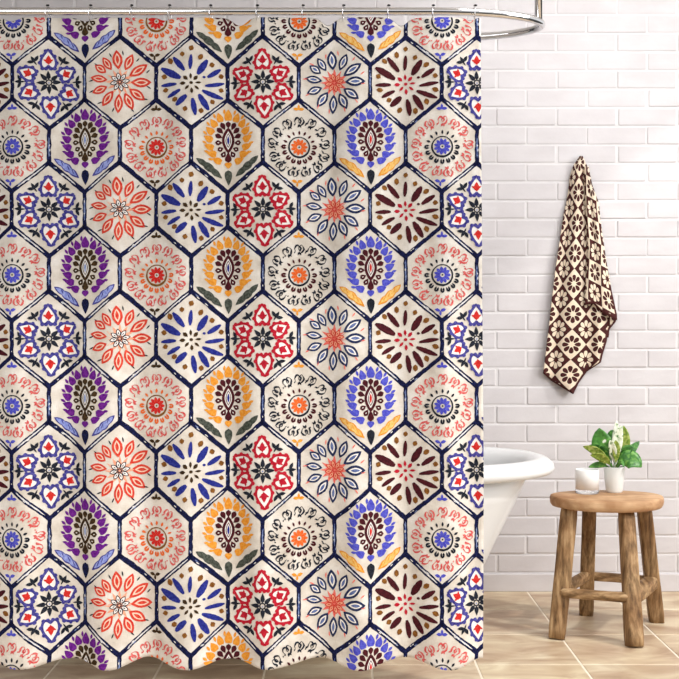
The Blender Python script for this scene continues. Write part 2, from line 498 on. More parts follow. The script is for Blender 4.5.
def m_hearts(c):
    out, core, fl, leafc = c
    for (hx, hy, ln, wd) in ((-.5, -22, 22, 17.5), (16.5, -9, 18.5, 16), (19.5, 10.5, 20, 17), (1.5, 24, 24, 18.5), (-18.5, 10.5, 20, 16.5), (-20, -8.5, 19.5, 16)):
        a = math.atan2(hy, hx)
        ux, uy = math.cos(a), math.sin(a)
        def loc(s, t): return (hx + ux * s - uy * t, hy + uy * s + ux * t)
        path = []; N = 36
        for i in range(N):
            t = 2 * PI * i / N
            hxx = math.sin(t) ** 3 * .6 + .4 * math.sin(t); hyy = -(13 * math.cos(t) - 5 * math.cos(2 * t) - 2 * math.cos(3 * t) - math.cos(4 * t)) / 14.5 * .72 - .3 * math.cos(t)
            path.append(loc(hyy * ln * .46 + .2, hxx * wd * .43))
        fan(path, 'white', 1)
        rib(path, 2.5, out, 2, closed=True, step=1.4, jit=.06)
        mxp = sum(p[0] for p in path) / N; myp = sum(p[1] for p in path) / N
        for i in range(0, N, 3):
            ox, oy = path[i][0] - mxp, path[i][1] - myp; ol = math.hypot(ox, oy)
            if i == 18: continue
            dot(path[i][0] + ox / ol * .7, path[i][1] + oy / ol * .7, 2.0 + rnd.uniform(-.2, .2), 2.0, out, 3)
        seg(loc(-3.4, 0), loc(ln * .27, .3), W_drop(6.0), core, 2)
        seg(loc(-1, -.2), loc(1.6, -5.0), W_leaf(2.2), core, 3); seg(loc(-1, .2), loc(1.6, 5.0), W_leaf(2.2), core, 3)
        seg(loc(-.5, 0), loc(-4.2, .6), W_leaf(1.5), core, 3)
    for k in range(8):
        a = 90 + 45 * k + rnd.uniform(-4, 4)
        seg(pol(3.0, a), pol(12.2, a), W_drop(4.3), fl, 2)
    rib(ell(0, 0, 2.7, 2.7, 14), 1.2, fl, 2, closed=True, step=1.2); dot(0, .4, .8, .8, 'steel', 2)
    for (x, y) in ((-14.5, -22), (13.8, -22.3), (28, -.5), (16, 24), (-13.5, 23.5), (-28, 0)):
        a = math.degrees(math.atan2(-y, x)); r = math.hypot(x, y)
        seg(pol(r - 5.5, a), pol(r + 1, a + 1), W_leaf(1.7), leafc, 2)
        seg(pol(r - 2, a), pol(r + 5.2, a), W_drop(3.6), leafc, 2)
        seg(pol(r - 1.5, a), pol(r + 2.8, a + 13), W_leaf(3.4), leafc, 3); seg(pol(r - 1.5, a), pol(r + 2.8, a - 13), W_leaf(3.4), leafc, 3)

def m_daisy(c):
    out, fillc, inner, star, pet, petd, dash = c
    # spiky star behind
    path = []
    for i in range(48):
        a = 360 * i / 48; r = 10.6 + 3.8 * (1 if i % 4 == 0 else -.2 if i % 2 else -.9) + rnd.uniform(-.6, .6)
        path.append(pol(r, a))
    fan(path, star, 1)
    A = [(96, 23, 20, 9), (67, 22.5, 18.5, 7.5), (35, 22, 22, 8.5), (1, 20.8, 20.5, 9), (-36, 20.6, 19, 8.4), (-66, 21.2, 18.5, 8), (-93, 22.2, 20, 7.6), (-125, 20.8, 19, 8), (-158, 21.5, 16.5, 7.6), (171, 21, 17.5, 7), (145, 23.5, 14, 7.4), (124, 22.6, 16, 7)]
    for a, r, ln, wd in A:
        a0, a1 = pol(r - ln / 2, a), pol(r + ln / 2, a)
        seg(a0, a1, W_leaf(wd * 1.12), out, 2, step=1.6)
        seg(pol(r - ln * .34, a), pol(r + ln * .34, a), W_leaf(wd * .62), fillc, 3, step=1.6)
        seg(pol(r - ln * .22, a), pol(r + ln * .24, a), W_leaf(wd * .34), inner, 4, step=1.5)
    for k in range(12):
        a = 80 - 30 * k + rnd.uniform(-5, 5); r = 29.5 + rnd.uniform(-1, 1)
        seg(pol(r - 2.6, a), pol(r + 2.6, a + rnd.uniform(-5, 5)), W_leaf(1.4), dash, 2)
    for k in range(8):
        a = 45 * k + 12
        seg(pol(2, a), pol(10, a), W_leaf(4.6), petd, 2, step=1.4)
        seg(pol(2.8, a), pol(9, a), W_leaf(3.0), pet, 3, step=1.4)
        seg(pol(4, a), pol(7, a), W_leaf(1.1), petd, 4, step=1.4)
    rib(ell(0, 0, 1.8, 1.8, 10), .9, petd, 4, closed=True, step=1.2)

STR = [((250, 258), (258, 148), 26), ((303, 295), (372, 186), 42), ((372, 315), (467, 253), 32), ((355, 378), (492, 356), 26), ((335, 412), (484, 470), 32), ((312, 442), (382, 556), 40), ((268, 472), (288, 597), 34), ((226, 452), (148, 526), 40), ((180, 410), (85, 465), 28), ((152, 367), (38, 377), 26), ((182, 324), (38, 246), 46), ((210, 268), (126, 166), 36)]
DOT = [(258, 100), (325, 165), (405, 222), (470, 305), (470, 408), (408, 495), (328, 562), (215, 552), (138, 480), (70, 410), (60, 310), (105, 195), (193, 145)]
def m_strokes(c):
    st, dt, ce = c
    for a, b, wd in STR:
        p = ((a[0] - 258) / 7.22, (a[1] - 352) / 7.22); q = ((b[0] - 258) / 7.22, (b[1] - 352) / 7.22)
        seg(p, q, (lambda w_: (lambda t: w_ * (math.sin(PI * (t * .9 + .06))) ** .6))(wd * 1.14 / 7.22), st, 2, jit=.08, bend=rnd.uniform(-.05, .05))
    for (x, y) in DOT:
        x, y = (x - 258) / 7.22, (y - 352) / 7.22
        a = math.atan2(y, x) + rnd.uniform(.0, .5)
        ln = rnd.uniform(5.4, 7.4)
        seg((x - math.cos(a) * ln / 2, y - math.sin(a) * ln / 2), (x + math.cos(a) * ln / 2, y + math.sin(a) * ln / 2), W_ell(5.0), dt, 2, jit=.1)
    dot(12.6, -5.2, 1.6, 1.3, st, 2)
    dot(0, 1, 1.8, 1.6, ce, 2)
    for k, (r, w_) in enumerate(((7, 2.4), (6.8, 3), (7, 2), (7.4, 2.2), (8, 2.6), (6.5, 2.2), (8.6, 3.4), (7.6, 3.4))):
        a = 90 - 45 * k + 4
        p = pol(r - 3.2, a); q = pol(r + 3.0, a)
        seg((p[0], p[1] + 1), (q[0], q[1] + 1), W_ell(w_ * 1.15), ce, 2, jit=.1)

def m_flame(c):
    fl, drop, eye, lf, lfe, dn = c
    cx_, cy_ = .6, -5.8
    N = 15
    seq = [90, 64, 42, 22, 3, -16, -35, -56, -90, -124, -146, -164, 177, 158, 138, 116]
    for k, a in enumerate(seq):
        x, y = cx_ + 19.2 * math.cos(R(a)), cy_ - 25.2 * math.sin(R(a))
        nxn, nyn = math.cos(R(a)) * .75, -math.sin(R(a)) * .6 - .42
        if a == -90: nxn, nyn = 0, 1
        elif a < -40 and a > -140: nxn, nyn = math.cos(R(a)) * 1.1, -.25
        l = math.hypot(nxn, nyn); nxn /= l; nyn /= l
        ln = 11 if a == 90 else 9.4
        if a == -90: ln = 6
        seg((x - nxn * ln * .45, y - nyn * ln * .45), (x + nxn * ln * .6, y + nyn * ln * .6), W_flame(8.4 if a == 90 else 7.3), fl, 2, jit=.07)
        if a > -50 or a < -130:
            sx_, sy_ = cx_ + 22.6 * math.cos(R(a + 10)), cy_ - 28.8 * math.sin(R(a + 9))
            if abs(a - 90) > 5 or True:
                seg((sx_ - nxn * 2, sy_ - nyn * 2), (sx_ + nxn * 3.8, sy_ + nyn * 3.8), W_leaf(2.7), fl, 2)
    # eye
    fan(ell(cx_, cy_, 4.4, 10, 18), 'white', 1)
    def lens(hw, hh, n=11):
        p = [(cx_ + hw * math.sin(PI * i / n), cy_ - hh + 2 * hh * i / n) for i in range(n)]
        return p + [(cx_ - hw * math.sin(PI * i / n), cy_ + hh - 2 * hh * i / n) for i in range(n)]
    rib(lens(5.0, 12), 2.6, drop, 2, closed=True, step=1.6)
    seg((cx_, cy_ - 7.5), (cx_, cy_ + 7.5), W_leaf(5.4), drop, 2)
    seg((cx_, cy_ - 6.3), (cx_, cy_ + 6.3), W_leaf(3.8), 'white', 3)
    seg((cx_, cy_ - 4.6), (cx_, cy_ + 4.6), W_leaf(2.4), eye, 4)
    for a in (90, 58, 34, 12, -12, -38, -62, -118, -142, -168, 168, 146, 122):
        x0, y0 = cx_ + 6.0 * math.cos(R(a)), cy_ - 12.4 * math.sin(R(a))
        x1, y1 = cx_ + 13.4 * math.cos(R(a)), cy_ - 19.6 * math.sin(R(a))
        if abs(a) < 60 or abs(a) > 120: y1 -= 1.5
        seg((x0, y0), (x1, y1), (lambda w_: (lambda t: w_ * math.sin(PI * min(1, t ** 1.4)) ** .75))(5.4), drop, 2)
        if a < 0: seg((x0 * .6 + x1 * .4, y0 * .6 + y1 * .4), (x0 * .3 + x1 * .7, y0 * .3 + y1 * .7), W_leaf(1.1), 'white', 3)
    seg((cx_, cy_ + 11), (cx_, cy_ + 22.5), (lambda t: .8 + 6 * math.sin(PI * t ** 2.1) ** .7), drop, 2)
    # lower navy drop
    seg((.6, 24.5), (1, 40), W_drop(7.6), dn, 2)
    # two leaves
    for sgn, p0, p1, p2 in ((-1, (-31, 13), (-21, 19), (-5.5, 33)), (1, (31, 10.5), (23.5, 18.6), (8, 31))):
        pth = []
        for i in range(13):
            t = i / 12
            pth.append(tuple((1 - t) ** 2 * p0[j] + 2 * t * (1 - t) * p1[j] + t * t * p2[j] for j in (0, 1)))
        rib(pth, lambda t: 7.2 * math.sin(PI * t) ** .6 * (.76 + .34 * abs(math.sin(3.2 * PI * t))), lfe, 2, step=1.5, jit=.05)
        rib(pth[1:-1], lambda t: 5.2 * math.sin(PI * t) ** .6 * (.76 + .34 * abs(math.sin(3.2 * PI * t))), lf, 3, step=1.5)
        for i in (3, 6, 8):
            a = pth[i]; b = pth[i + 2]
            seg((a[0] - sgn * 1.5, a[1] - 1.8), (b[0] + sgn * .4, b[1] + .6), W_leaf(1.0), lfe, 4)

def m_circle(c):
    ce, ring, das, sq, lf = c
    cx_, cy_ = .5, 1.5
    for k in range(11):
        a = 360 / 11 * k
        seg(pol(2.4, a, cx_, cy_), pol(8.6, a, cx_, cy_), (lambda t: 3.2 * math.sin(PI * t ** 1.25) ** .6), ce, 2, step=1.5)
    rib(ell(cx_, cy_, 3.2, 3.2, 14), 1.8, ce, 2, closed=True, step=1.3)
    dot(cx_, cy_, .9, .9, ring, 3)
    rib(ell(cx_, cy_, 10.2, 10.2, 30), lambda t: 1.6 + .5 * math.sin(2 * PI * t), ring, 2, closed=True, step=1.6, jit=.15)
    for k in range(16):
        a = 22.5 * k; low = math.sin(R(a)) < .1
        if low:
            for s_ in (-4.6, 4.6): seg(pol(12.6, a + s_, cx_, cy_), pol(17.6, a + s_, cx_, cy_), W_brush(2.0), das, 2, jit=.15)
            seg(pol(17, a - 5, cx_, cy_), pol(17, a + 5, cx_, cy_), W_brush(2.4), das, 3, jit=.1)
        else:
            seg(pol(12.4, a + rnd.uniform(-2, 2), cx_, cy_), pol(17, a, cx_, cy_), W_brush(2.2), das, 2, jit=.15)
    for k in range(13):
        a = 90 + 360 / 13 * k + rnd.uniform(-2, 2)
        ca, sa = math.cos(R(a)), -math.sin(R(a))
        r0 = 25.6 + rnd.uniform(-.7, .7)
        def L(t, s): return (cx_ + ca * (r0 + s) - sa * t, cy_ + sa * (r0 + s) + ca * t)
        ctrl = [(-5, -2.2), (-3.4, -1.6), (-4.4, 1.4), (-3.6, 4.2), (-1.6, 5.2), (-.2, 3.6), (-1.2, 1.2), (.2, -.8), (1.3, 1.2), (.3, 3.6), (1.9, 5.2), (3.8, 4), (4.4, 1.2), (3.2, -1.2), (1.2, -3)]
        pth = [L(t + rnd.uniform(-.5, .5), s + rnd.uniform(-.5, .5)) for t, s in ctrl]
        ph = rnd.uniform(0, 6)
        rib(pth, lambda t: 1.25 + .75 * math.sin(t * 19 + ph), sq, 2, step=1.3, jit=.1)
        seg(L(-1.6, -5.4), L(.4, -1.4), W_leaf(2.4), sq, 2); seg(L(1.8, -5.4), L(.2, -2), W_leaf(2.0), sq, 2)
        seg(L(5.4, -3.4), L(7, -2), W_leaf(1.4), sq, 2)
    for (x, y, s_) in ((0, -37.2, 1), (-1.5, 37, 1)):
        seg((x, y + .6 * s_), (x - 5.6, y - (.2 if y < 0 else 1.6)), W_leaf(3.4), lf, 2, bend=.12); seg((x, y + .6), (x + 5.6, y - (.2 if y < 0 else 1.6)), W_leaf(3.4), lf, 2, bend=-.12)
        if y < 0: seg((x, y + .8), (x, y - 5), W_leaf(2.6), lf, 2)
        else: seg((x, y), (x, y + 5), W_leaf(2.4), lf, 2)

ROWA = [(m_hearts, ('indigo', 'red', 'black', 'black')),
        (m_daisy, ('vermilion', 'peach', 'vermilion', 'coral', 'white', 'black', 'black')),
        (m_strokes, ('blue', 'brown', 'darkbrown')),
        (m_hearts, ('crimson', 'crimson', 'black', 'black')),
        (m_daisy, ('inkblue', 'white', 'midsteel', 'salmon', 'coral', 'vermilion', 'salmon')),
        (m_strokes, ('maroon', 'brown', 'crimson'))]
ROWB = [(m_circle, ('violet', 'black', 'black', 'rosered', 'violet')),
        (m_flame, ('purple', 'darkbrown', 'steel', 'lightblue', 'indigo', 'navy')),
        (m_circle, ('red', 'brown', 'flame', 'rosered', 'darkbrown')),
        (m_flame, ('orange', 'maroon', 'blue', 'slate', 'slate', 'slate')),
        (m_circle, ('flame', 'black', 'maroon', 'black', 'orange')),
        (m_flame, ('violet', 'maroon', 'red', 'yellow', 'orange', 'black'))]

def build_curtain():
    global OX, OY, rnd
    # cloth: front sheet and a back sheet 1.2 mm behind, closed round the edge
    xs = [XL + (XR - XL) * i / 210 for i in range(211)]
    NR = 190
    for side in (0, 1):
        for j in range(NR + 1):
            for x in xs:
                y = topY(x) + (hemY(x) - topY(x)) * j / NR
                xx = x if x < 440 else 440 + (x - 440) * (xr(y) - 440) / (XR - 440)
                CV.append(place(xx, y, 0 if side == 0 else -2.6))
    nx = len(xs); off = nx * (NR + 1)
    for j in range(NR):
        for i in range(nx - 1):
            a = j * nx + i
            addf((a, a + nx, a + nx + 1, a + 1), 0); addf((off + a, off + a + 1, off + a + nx + 1, off + a + nx), 0)
    for i in range(nx - 1):
        a = i; addf((a, a + 1, off + a + 1, off + a), 0); a = NR * nx + i; addf((a, off + a, off + a + 1, a + 1), 0)
    for j in range(NR):
        a = j * nx; addf((a, off + a, off + a + nx, a + nx), 0); a = j * nx + nx - 1; addf((a, a + nx, off + a + nx, off + a), 0)
    for row in range(-2, 11):
        B = row % 2 != 0
        for c_ in range(-4, 8):
            OX = c_ * AX + (-AX / 2 if B else 0) ; OY = row * AY
            X, Y = pat2px(OX, OY)
            if X < XL - 40 or X > XR + 40 or Y > 715 or Y < -40: continue
            k = c_ % 6
            rnd = random.Random(100 + k + 10 * (row % 2))
            h1, h2 = 17.4, 47.1   # half side, half height
            E = [((-AX / 2, -h1), (0, -h2)), ((0, -h2), (AX / 2, -h1)), ((AX / 2, -h1), (AX / 2, h1))]
            for q, (a, b) in enumerate(E):
                ex = rnd.random()
                dx, dy = b[0] - a[0], b[1] - a[1]; l = math.hypot(dx, dy); nx_, ny_ = -dy / l, dx / l
                path = [(a[0] + dx * i / 10 + nx_ * (rnd.uniform(-.35, .35) if 0 < i < 10 else 0), a[1] + dy * i / 10 + ny_ * (rnd.uniform(-.35, .35) if 0 < i < 10 else 0)) for i in range(11)]
                rib(path, 4.1 if q != 1 else 4.8, 'navy', 1, jit=.10, step=2.4)
                dot(b[0], b[1], 2.7, 2.7, 'navy', 1)
                if ex < .7:      # long bare streak showing between two brush lines
                    t0, t1 = .08 + rnd.random() * .3, .72 + rnd.random() * .22
                    p = [(a[0] + dx * (t0 + (t1 - t0) * i / 8), a[1] + dy * (t0 + (t1 - t0) * i / 8)) for i in range(9)]
                    rib(p, lambda t: 1.4 * math.sin(PI * t) ** .4, 'streak' if q < 2 else 'streakblue', 2, jit=.25, step=1.6)
                for s_ in range(3):
                    t0 = .1 + .75 * rnd.random(); o_ = rnd.uniform(-1.2, 1.2); t1 = t0 + rnd.uniform(.03, .09)
                    p = [(a[0] + dx * t + nx_ * o_, a[1] + dy * t + ny_ * o_) for t in (t0, (t0 + t1) / 2, t1)]
                    rib(p, lambda t: .8 * math.sin(PI * t) ** .5 + .2, 'streak' if s_ else 'streakblue', 3, step=1)
            fn, cols = (ROWB if B else ROWA)[k]
            fn(cols)
    o = mesh('shower_curtain', CV, CF, mats, None, CM, True, loc=(-.45, DC, HC - .9))
    tag(o, 'cream shower curtain printed with colourful floral hexagon tiles, hanging from the chrome rod', 'shower curtain')
build_curtain()

# ------------------------------------------------------------------ bathtub
M_tub = simple('white_enamel', (228, 229, 230), .22, 0, .5)
def build_tub():
    X1 = .728; cxx = -.30; yc_, ry_ = 3.565, .468
    L = X1 - cxx
    def ring(ins, z, taper=0, n=96):
        o = []
        for i in range(n):
            t = 2 * PI * i / n
            c, s = math.cos(t), math.sin(t)
            e = 2 / 2.35
            x = cxx + math.copysign(abs(c) ** e, c) * (L - ins - taper); y = yc_ + math.copysign(abs(s) ** e, s) * (ry_ - ins - taper * .46)
            o.append((x, y, z))
        return o
    H = .575
    # outer body from floor up, rolled rim, then inside down
    prof = [(.0, .0, .46), (.0, .012, .445), (.0, .05, .42), (.0, .12, .375), (.0, .25, .290), (.0, .37, .205), (.0, .47, .135), (.0, .54, .09)]
    prof = [(0, z, .09 + .49 * (.54 - z)) for (_, z, tp) in prof]
    prof[0] = (0, 0, .37)
    rimr = [(i_, z_ + .029, t_) for i_, z_, t_ in [(.080, .522, 0), (.030, .520, 0), (.010, .526, 0), (.0, .540, 0), (.004, .556, 0), (.020, .570, 0), (.045, .577, 0), (.070, .572, 0), (.092, .555, 0), (.105, .530, 0)]]
    inn = [(.11, .45, .02), (.12, .30, .10), (.13, .18, .17), (.16, .13, .24), (.24, .11, .3)]
    V = []; Fc = []; n = 96
    allr = prof + rimr + inn
    for ins, z, tp in allr: V += ring(ins, z, tp, n)
    for i in range(len(allr) - 1):
        for k in range(n):
            q = (k + 1) % n
            Fc.append((i * n + k, i * n + q, (i + 1) * n + q, (i + 1) * n + k))
    Fc.append(tuple(range(n - 1, -1, -1))); Fc.append(tuple((len(allr) - 1) * n + k for k in range(n)))
    o = mesh('bathtub', V, Fc, M_tub, None, None, True, loc=(cxx, yc_, 0))
    tag(o, 'white freestanding bathtub with rolled rim and sloping end behind the curtain', 'bathtub')
build_tub()

# ------------------------------------------------------------------ stool
def wood_mat(name, axis, stops, dens=55):
    m, nt, b = nm(name)
    tc = node(nt, 'ShaderNodeTexCoord'); mp = node(nt, 'ShaderNodeMapping')
    sc = [dens] * 3; sc[axis] = dens * .03
    mp.inputs['Scale'].default_value = sc
    nt.links.new(tc.outputs['Object'], mp.inputs[0])
    n = node(nt, 'ShaderNodeTexNoise'); n.inputs['Scale'].default_value = 1; n.inputs['Detail'].default_value = 7; n.inputs['Distortion'].default_value = .12; n.inputs['Roughness'].default_value = .62
    nt.links.new(mp.outputs[0], n.inputs[0])
    c = ramp(nt, n.outputs[0], stops)
    n2 = node(nt, 'ShaderNodeTexNoise'); n2.inputs['Scale'].default_value = 9; n2.inputs['Detail'].default_value = 3
    nt.links.new(tc.outputs['Object'], n2.inputs[0])
    c2 = ramp(nt, n2.outputs[0], [(.35, (205, 190, 175)), (.62, (255, 255, 255))])
    mx = node(nt, 'ShaderNodeMix', data_type='RGBA', blend_type='MULTIPLY'); mx.inputs[0].default_value = 1
    nt.links.new(c, mx.inputs[6]); nt.links.new(c2, mx.inputs[7]); nt.links.new(mx.outputs[2], b.inputs['Base Color'])
    b.inputs['Roughness'].default_value = .62; b.inputs['Specular IOR Level'].default_value = .3
    bp = node(nt, 'ShaderNodeBump'); bp.inputs['Strength'].default_value = .5; bp.inputs['Distance'].default_value = .0015
    nt.links.new(n.outputs[0], bp.inputs['Height']); nt.links.new(bp.outputs[0], b.inputs['Normal'])
    return m
WS = [(.28, (64, 44, 28)), (.42, (126, 98, 66)), (.54, (164, 132, 94)), (.70, (206, 176, 136))]
M_wz = wood_mat('weathered_teak_upright', 2, WS)
M_wx = wood_mat('weathered_teak_rung', 0, WS)
M_wy = wood_mat('weathered_teak_side_rung', 1, WS)
M_seat = wood_mat('teak_seat', 0, [(.25, (158, 116, 80)), (.45, (192, 152, 114)), (.6, (208, 172, 134)), (.8, (222, 190, 154))], 38)

SC = Vector((.921, 3.587, 0))
stool = thing('wooden_stool', 'rustic brown wooden stool with oval seat and four splayed legs on tiled floor', 'stool', tuple(SC))
SH = .462
def build_seat():
    n = 72; V = []; Fc = []
    prof = [(.90, -.038), (.965, -.036), (.992, -.028), (1.0, -.018), (.998, -.008), (.985, -.002), (.955, 0), (.6, .0), (.25, 0)]
    for s_, z in prof:
        for k in range(n):
            t = 2 * PI * k / n
            wob = 1 + .008 * math.sin(3 * t + 1) + .006 * math.sin(5 * t)
            V.append((SC.x + .194 * s_ * wob * math.cos(t), SC.y + .142 * s_ * wob * math.sin(t), SH + z + .0012 * math.sin(2 * t + 1)))
    for i in range(len(prof) - 1):
        for k in range(n):
            q = (k + 1) % n
            Fc.append((i * n + k, i * n + q, (i + 1) * n + q, (i + 1) * n + k))
    Fc.append(tuple(range(n - 1, -1, -1))); Fc.append(tuple((len(prof) - 1) * n + k for k in range(n)))
    mesh('seat', V, Fc, M_seat, stool, None, True, loc=(SC.x, SC.y, SH))
build_seat()
def beam(name, a, b, wa, wb, m, seed, rot=0, parent=None, sq=.45, steps=14, roundend=False):
    rr = random.Random(seed)
    a, b = Vector(a), Vector(b); d = (b - a).normalized()
    u = Vector((1, 0, 0)) if abs(d.z) > .7 else Vector((0, 0, 1))
    s = d.cross(u).normalized(); u = s.cross(d).normalized()
    V = []; Fc = []; n = 20
    for i in range(steps + 1):
        t = i / steps; p = a.lerp(b, t); wd = wa + (wb - wa) * t
        if roundend:
            e = min(t, 1 - t) * (b - a).length; rdd = min(wa, wb) * .5
            if e < rdd: wd *= max(.55, math.sqrt(max(0, 1 - (1 - e / rdd) ** 2)))
        elif i in (0, steps): wd *= .93
        for k in range(n):
            th = 2 * PI * k / n
            c, s2 = math.cos(th), math.sin(th)
            x = math.copysign(abs(c) ** sq, c); y = math.copysign(abs(s2) ** sq, s2)
            wob = 1 + .05 * noise.noise(Vector((x * 1.3, y * 1.3, t * 4 + seed * 7)))
            cr, sr = math.cos(rot), math.sin(rot)
            V.append(p + (s * (x * cr - y * sr) + u * (x * sr + y * cr)) * wd / 2 * wob)
    for i in range(steps):
        for k in range(n):
            q = (k + 1) % n
            Fc.append((i * n + k, i * n + q, (i + 1) * n + q, (i + 1) * n + k))
    Fc.append(tuple(range(n - 1, -1, -1))); Fc.append(tuple(steps * n + k for k in range(n)))
    return mesh(name, V, Fc, m, parent, None, True, loc=(a + b) / 2)
def gp(x, y, hgt):     # ground-based point seen at pixel x with floor pixel y
    d = F * HC / (y - HOR); return Vector(((x - CX) * d / F, d, hgt))
feet = {'FL': gp(556.8, 638.5, .0), 'FR': gp(634.5, 647, .0), 'BL': gp(586.2, 615, .0), 'BR': gp(656.6, 622, .0)}
def topp(x, d): return Vector(((x - CX) * d / F, d, SH - .034))
tops = {'FL': topp(569.5, 3.545), 'FR': topp(626, 3.51), 'BL': topp(589.5, 3.665), 'BR': topp(643.5, 3.63)}
for k, (wb, wt, rot) in {'FL': (.058, .058, .25), 'FR': (.056, .048, -.15), 'BL': (.052, .048, .2), 'BR': (.054, .050, .1)}.items():
    beam('leg', feet[k], tops[k], wb, wt, M_wz, {'FL': 1, 'FR': 2, 'BL': 3, 'BR': 4}[k], rot, stool)
def at_h(k, h):
    t = h / (SH - .034); return feet[k].lerp(tops[k], t)
def rung(k1, k2, h, wd, over, m, front=0, seed=9, over2=0):
    a, b = at_h(k1, h), at_h(k2, h)
    d = (b - a).normalized(); a = a - d * over; b = b + d * over2
    a.y -= front; b.y -= front
    beam('rung', a, b, wd, wd, m, seed, 0, stool, .8 if over else .5, 20, over > 0)
rung('FL', 'FR', .152, .032, .010, M_wx, .022, 11, -.014)
rung('BL', 'BR', .150, .030, .0, M_wx, 0, 12)
rung('FL', 'BL', .153, .034, .0, M_wy, 0, 13)
rung('FR', 'BR', .146, .048, .0, M_wy, 0, 14)

# ------------------------------------------------------------------ candle
M_glass = simple('clear_glass', (250, 252, 252), .02, 0, .5, 1, 1.45)
M_frost = simple('frosted_clear_glass', (248, 249, 248), .3, 0, .5, .08, 1.3)
M_wax = simple('white_wax', (244, 243, 240), .55, 0, .4)
cp = Vector(((587.2 - CX) * 3.64 / F, 3.64, SH))
cd = thing('jar_candle', 'white candle in a clear thick-based glass jar on the stool', 'candle', tuple(cp))
lathe('glass_base', [(0, 0), (.037, 0), (.0400, .002), (.0405, .005), (.0405, .0148), (0, .0148)], M_glass, cd, 48, tuple(cp))
lathe('frosted_jar', [(0, .0150), (.0405, .0150), (.0405, .083), (.0395, .084), (.0385, .083), (.0384, .022), (.036, .0172), (0, .0170)], M_frost, cd, 48, tuple(cp))
lathe('wax', [(0, .0174), (.0355, .0178), (.0377, .0225), (.0382, .074), (.036, .0745), (0, .0735)], M_wax, cd, 48, tuple(cp))
tube('wick', [cp + Vector((0, 0, .072)), cp + Vector((.0005, 0, .078)), cp + Vector((.002, 0, .082))], .0008, M_wax, cd, 8)

# ------------------------------------------------------------------ plant
pp = Vector(((614.2 - CX) * 3.665 / F, 3.665, SH))
pl = thing('potted_plant', 'small variegated green leafy plant in a frosted white pot on the stool', 'plant', tuple(pp))
M_pot = simple('frosted_white_glass', (226, 228, 226), .35, 0, .5, 0, 1.45, .2)
M_soil = noise_mat('dark_soil', [(.3, (40, 28, 20)), (.7, (80, 60, 44))], (300, 300, 300), .9)
lathe('pot', [(0, 0), (.025, 0), (.0275, .002), (.029, .008), (.0335, .045), (.0365, .088), (.0362, .0905), (.0345, .0905), (.034, .088), (.0325, .075), (0, .074)], M_pot, pl, 48, tuple(pp))
lathe('soil', [(0, .0742), (.0322, .0745), (.030, .079), (0, .082)], M_soil, pl, 32, tuple(pp))
def leaf_mat(name, stops):
    return noise_mat(name, stops, (60, 60, 60), .38, 3, .2, 120, dist=.8)
M_lg = leaf_mat('leaf_green', [(.3, (30, 84, 26)), (.5, (62, 126, 44)), (.7, (120, 170, 78))])
M_lsp = noise_mat('leaf_spotted', [(.3, (30, 84, 26)), (.5, (70, 132, 50)), (.60, (110, 164, 76)), (.63, (236, 240, 226))], (42, 42, 42), .38, 2, .2, 120)
M_ly = leaf_mat('leaf_olive', [(.3, (74, 112, 30)), (.5, (130, 152, 54)), (.7, (196, 204, 120))])
M_lw = leaf_mat('leaf_variegated', [(.36, (70, 120, 50)), (.46, (222, 228, 204)), (.7, (240, 242, 230))])
M_ls = simple('stem_pale', (214, 222, 190), .5)
def K(x, y, dd): return P(565 + x / 6.79, 420 + y / 6.79, 3.665 + dd)
LV = [  # base, mid, tip, width px(zoomed), material, twist
    ((325, 300, 0), (238, 190, .005), (232, 58, -.01), 120, M_lsp, .2),
    ((322, 300, 0), (235, 190, -.025), (122, 184, -.045), 52, M_ly, .9),
    ((322, 300, 0), (270, 170, -.02), (150, 185, .01), 56, M_lg, .9),
    ((322, 305, 0), (270, 235, -.04), (172, 242, -.055), 50, M_ly, .8),
    ((320, 308, 0), (230, 275, -.01), (160, 325, -.03), 44, M_lg, 1.0),
    ((332, 300, 0), (345, 140, .0), (352, 8, .01), 40, M_lw, .3),
    ((335, 300, 0), (330, 180, -.015), (385, 40, -.02), 62, M_lw, .1),
    ((338, 300, 0), (430, 190, .0), (398, 42, -.005), 62, M_ly, .3),
    ((340, 300, 0), (330, 200, -.025), (305, 140, -.035), 44, M_lw, .2),
    ((342, 300, 0), (350, 200, -.02), (345, 140, -.03), 42, M_ly, .2),
    ((345, 302, 0), (430, 225, .01), (506, 148, .02), 50, M_lg, .8),
    ((345, 302, 0), (400, 180, -.015), (470, 200, -.03), 60, M_lg, .6),
    ((345, 305, 0), (420, 215, -.035), (520, 324, -.04), 108, M_lg, .8),
    ((340, 305, 0), (380, 250, -.04), (400, 325, -.055), 30, M_lg, 1.0),
    ((325, 300, 0), (290, 120, .02), (325, 70, .025), 50, M_lg, .3),
]
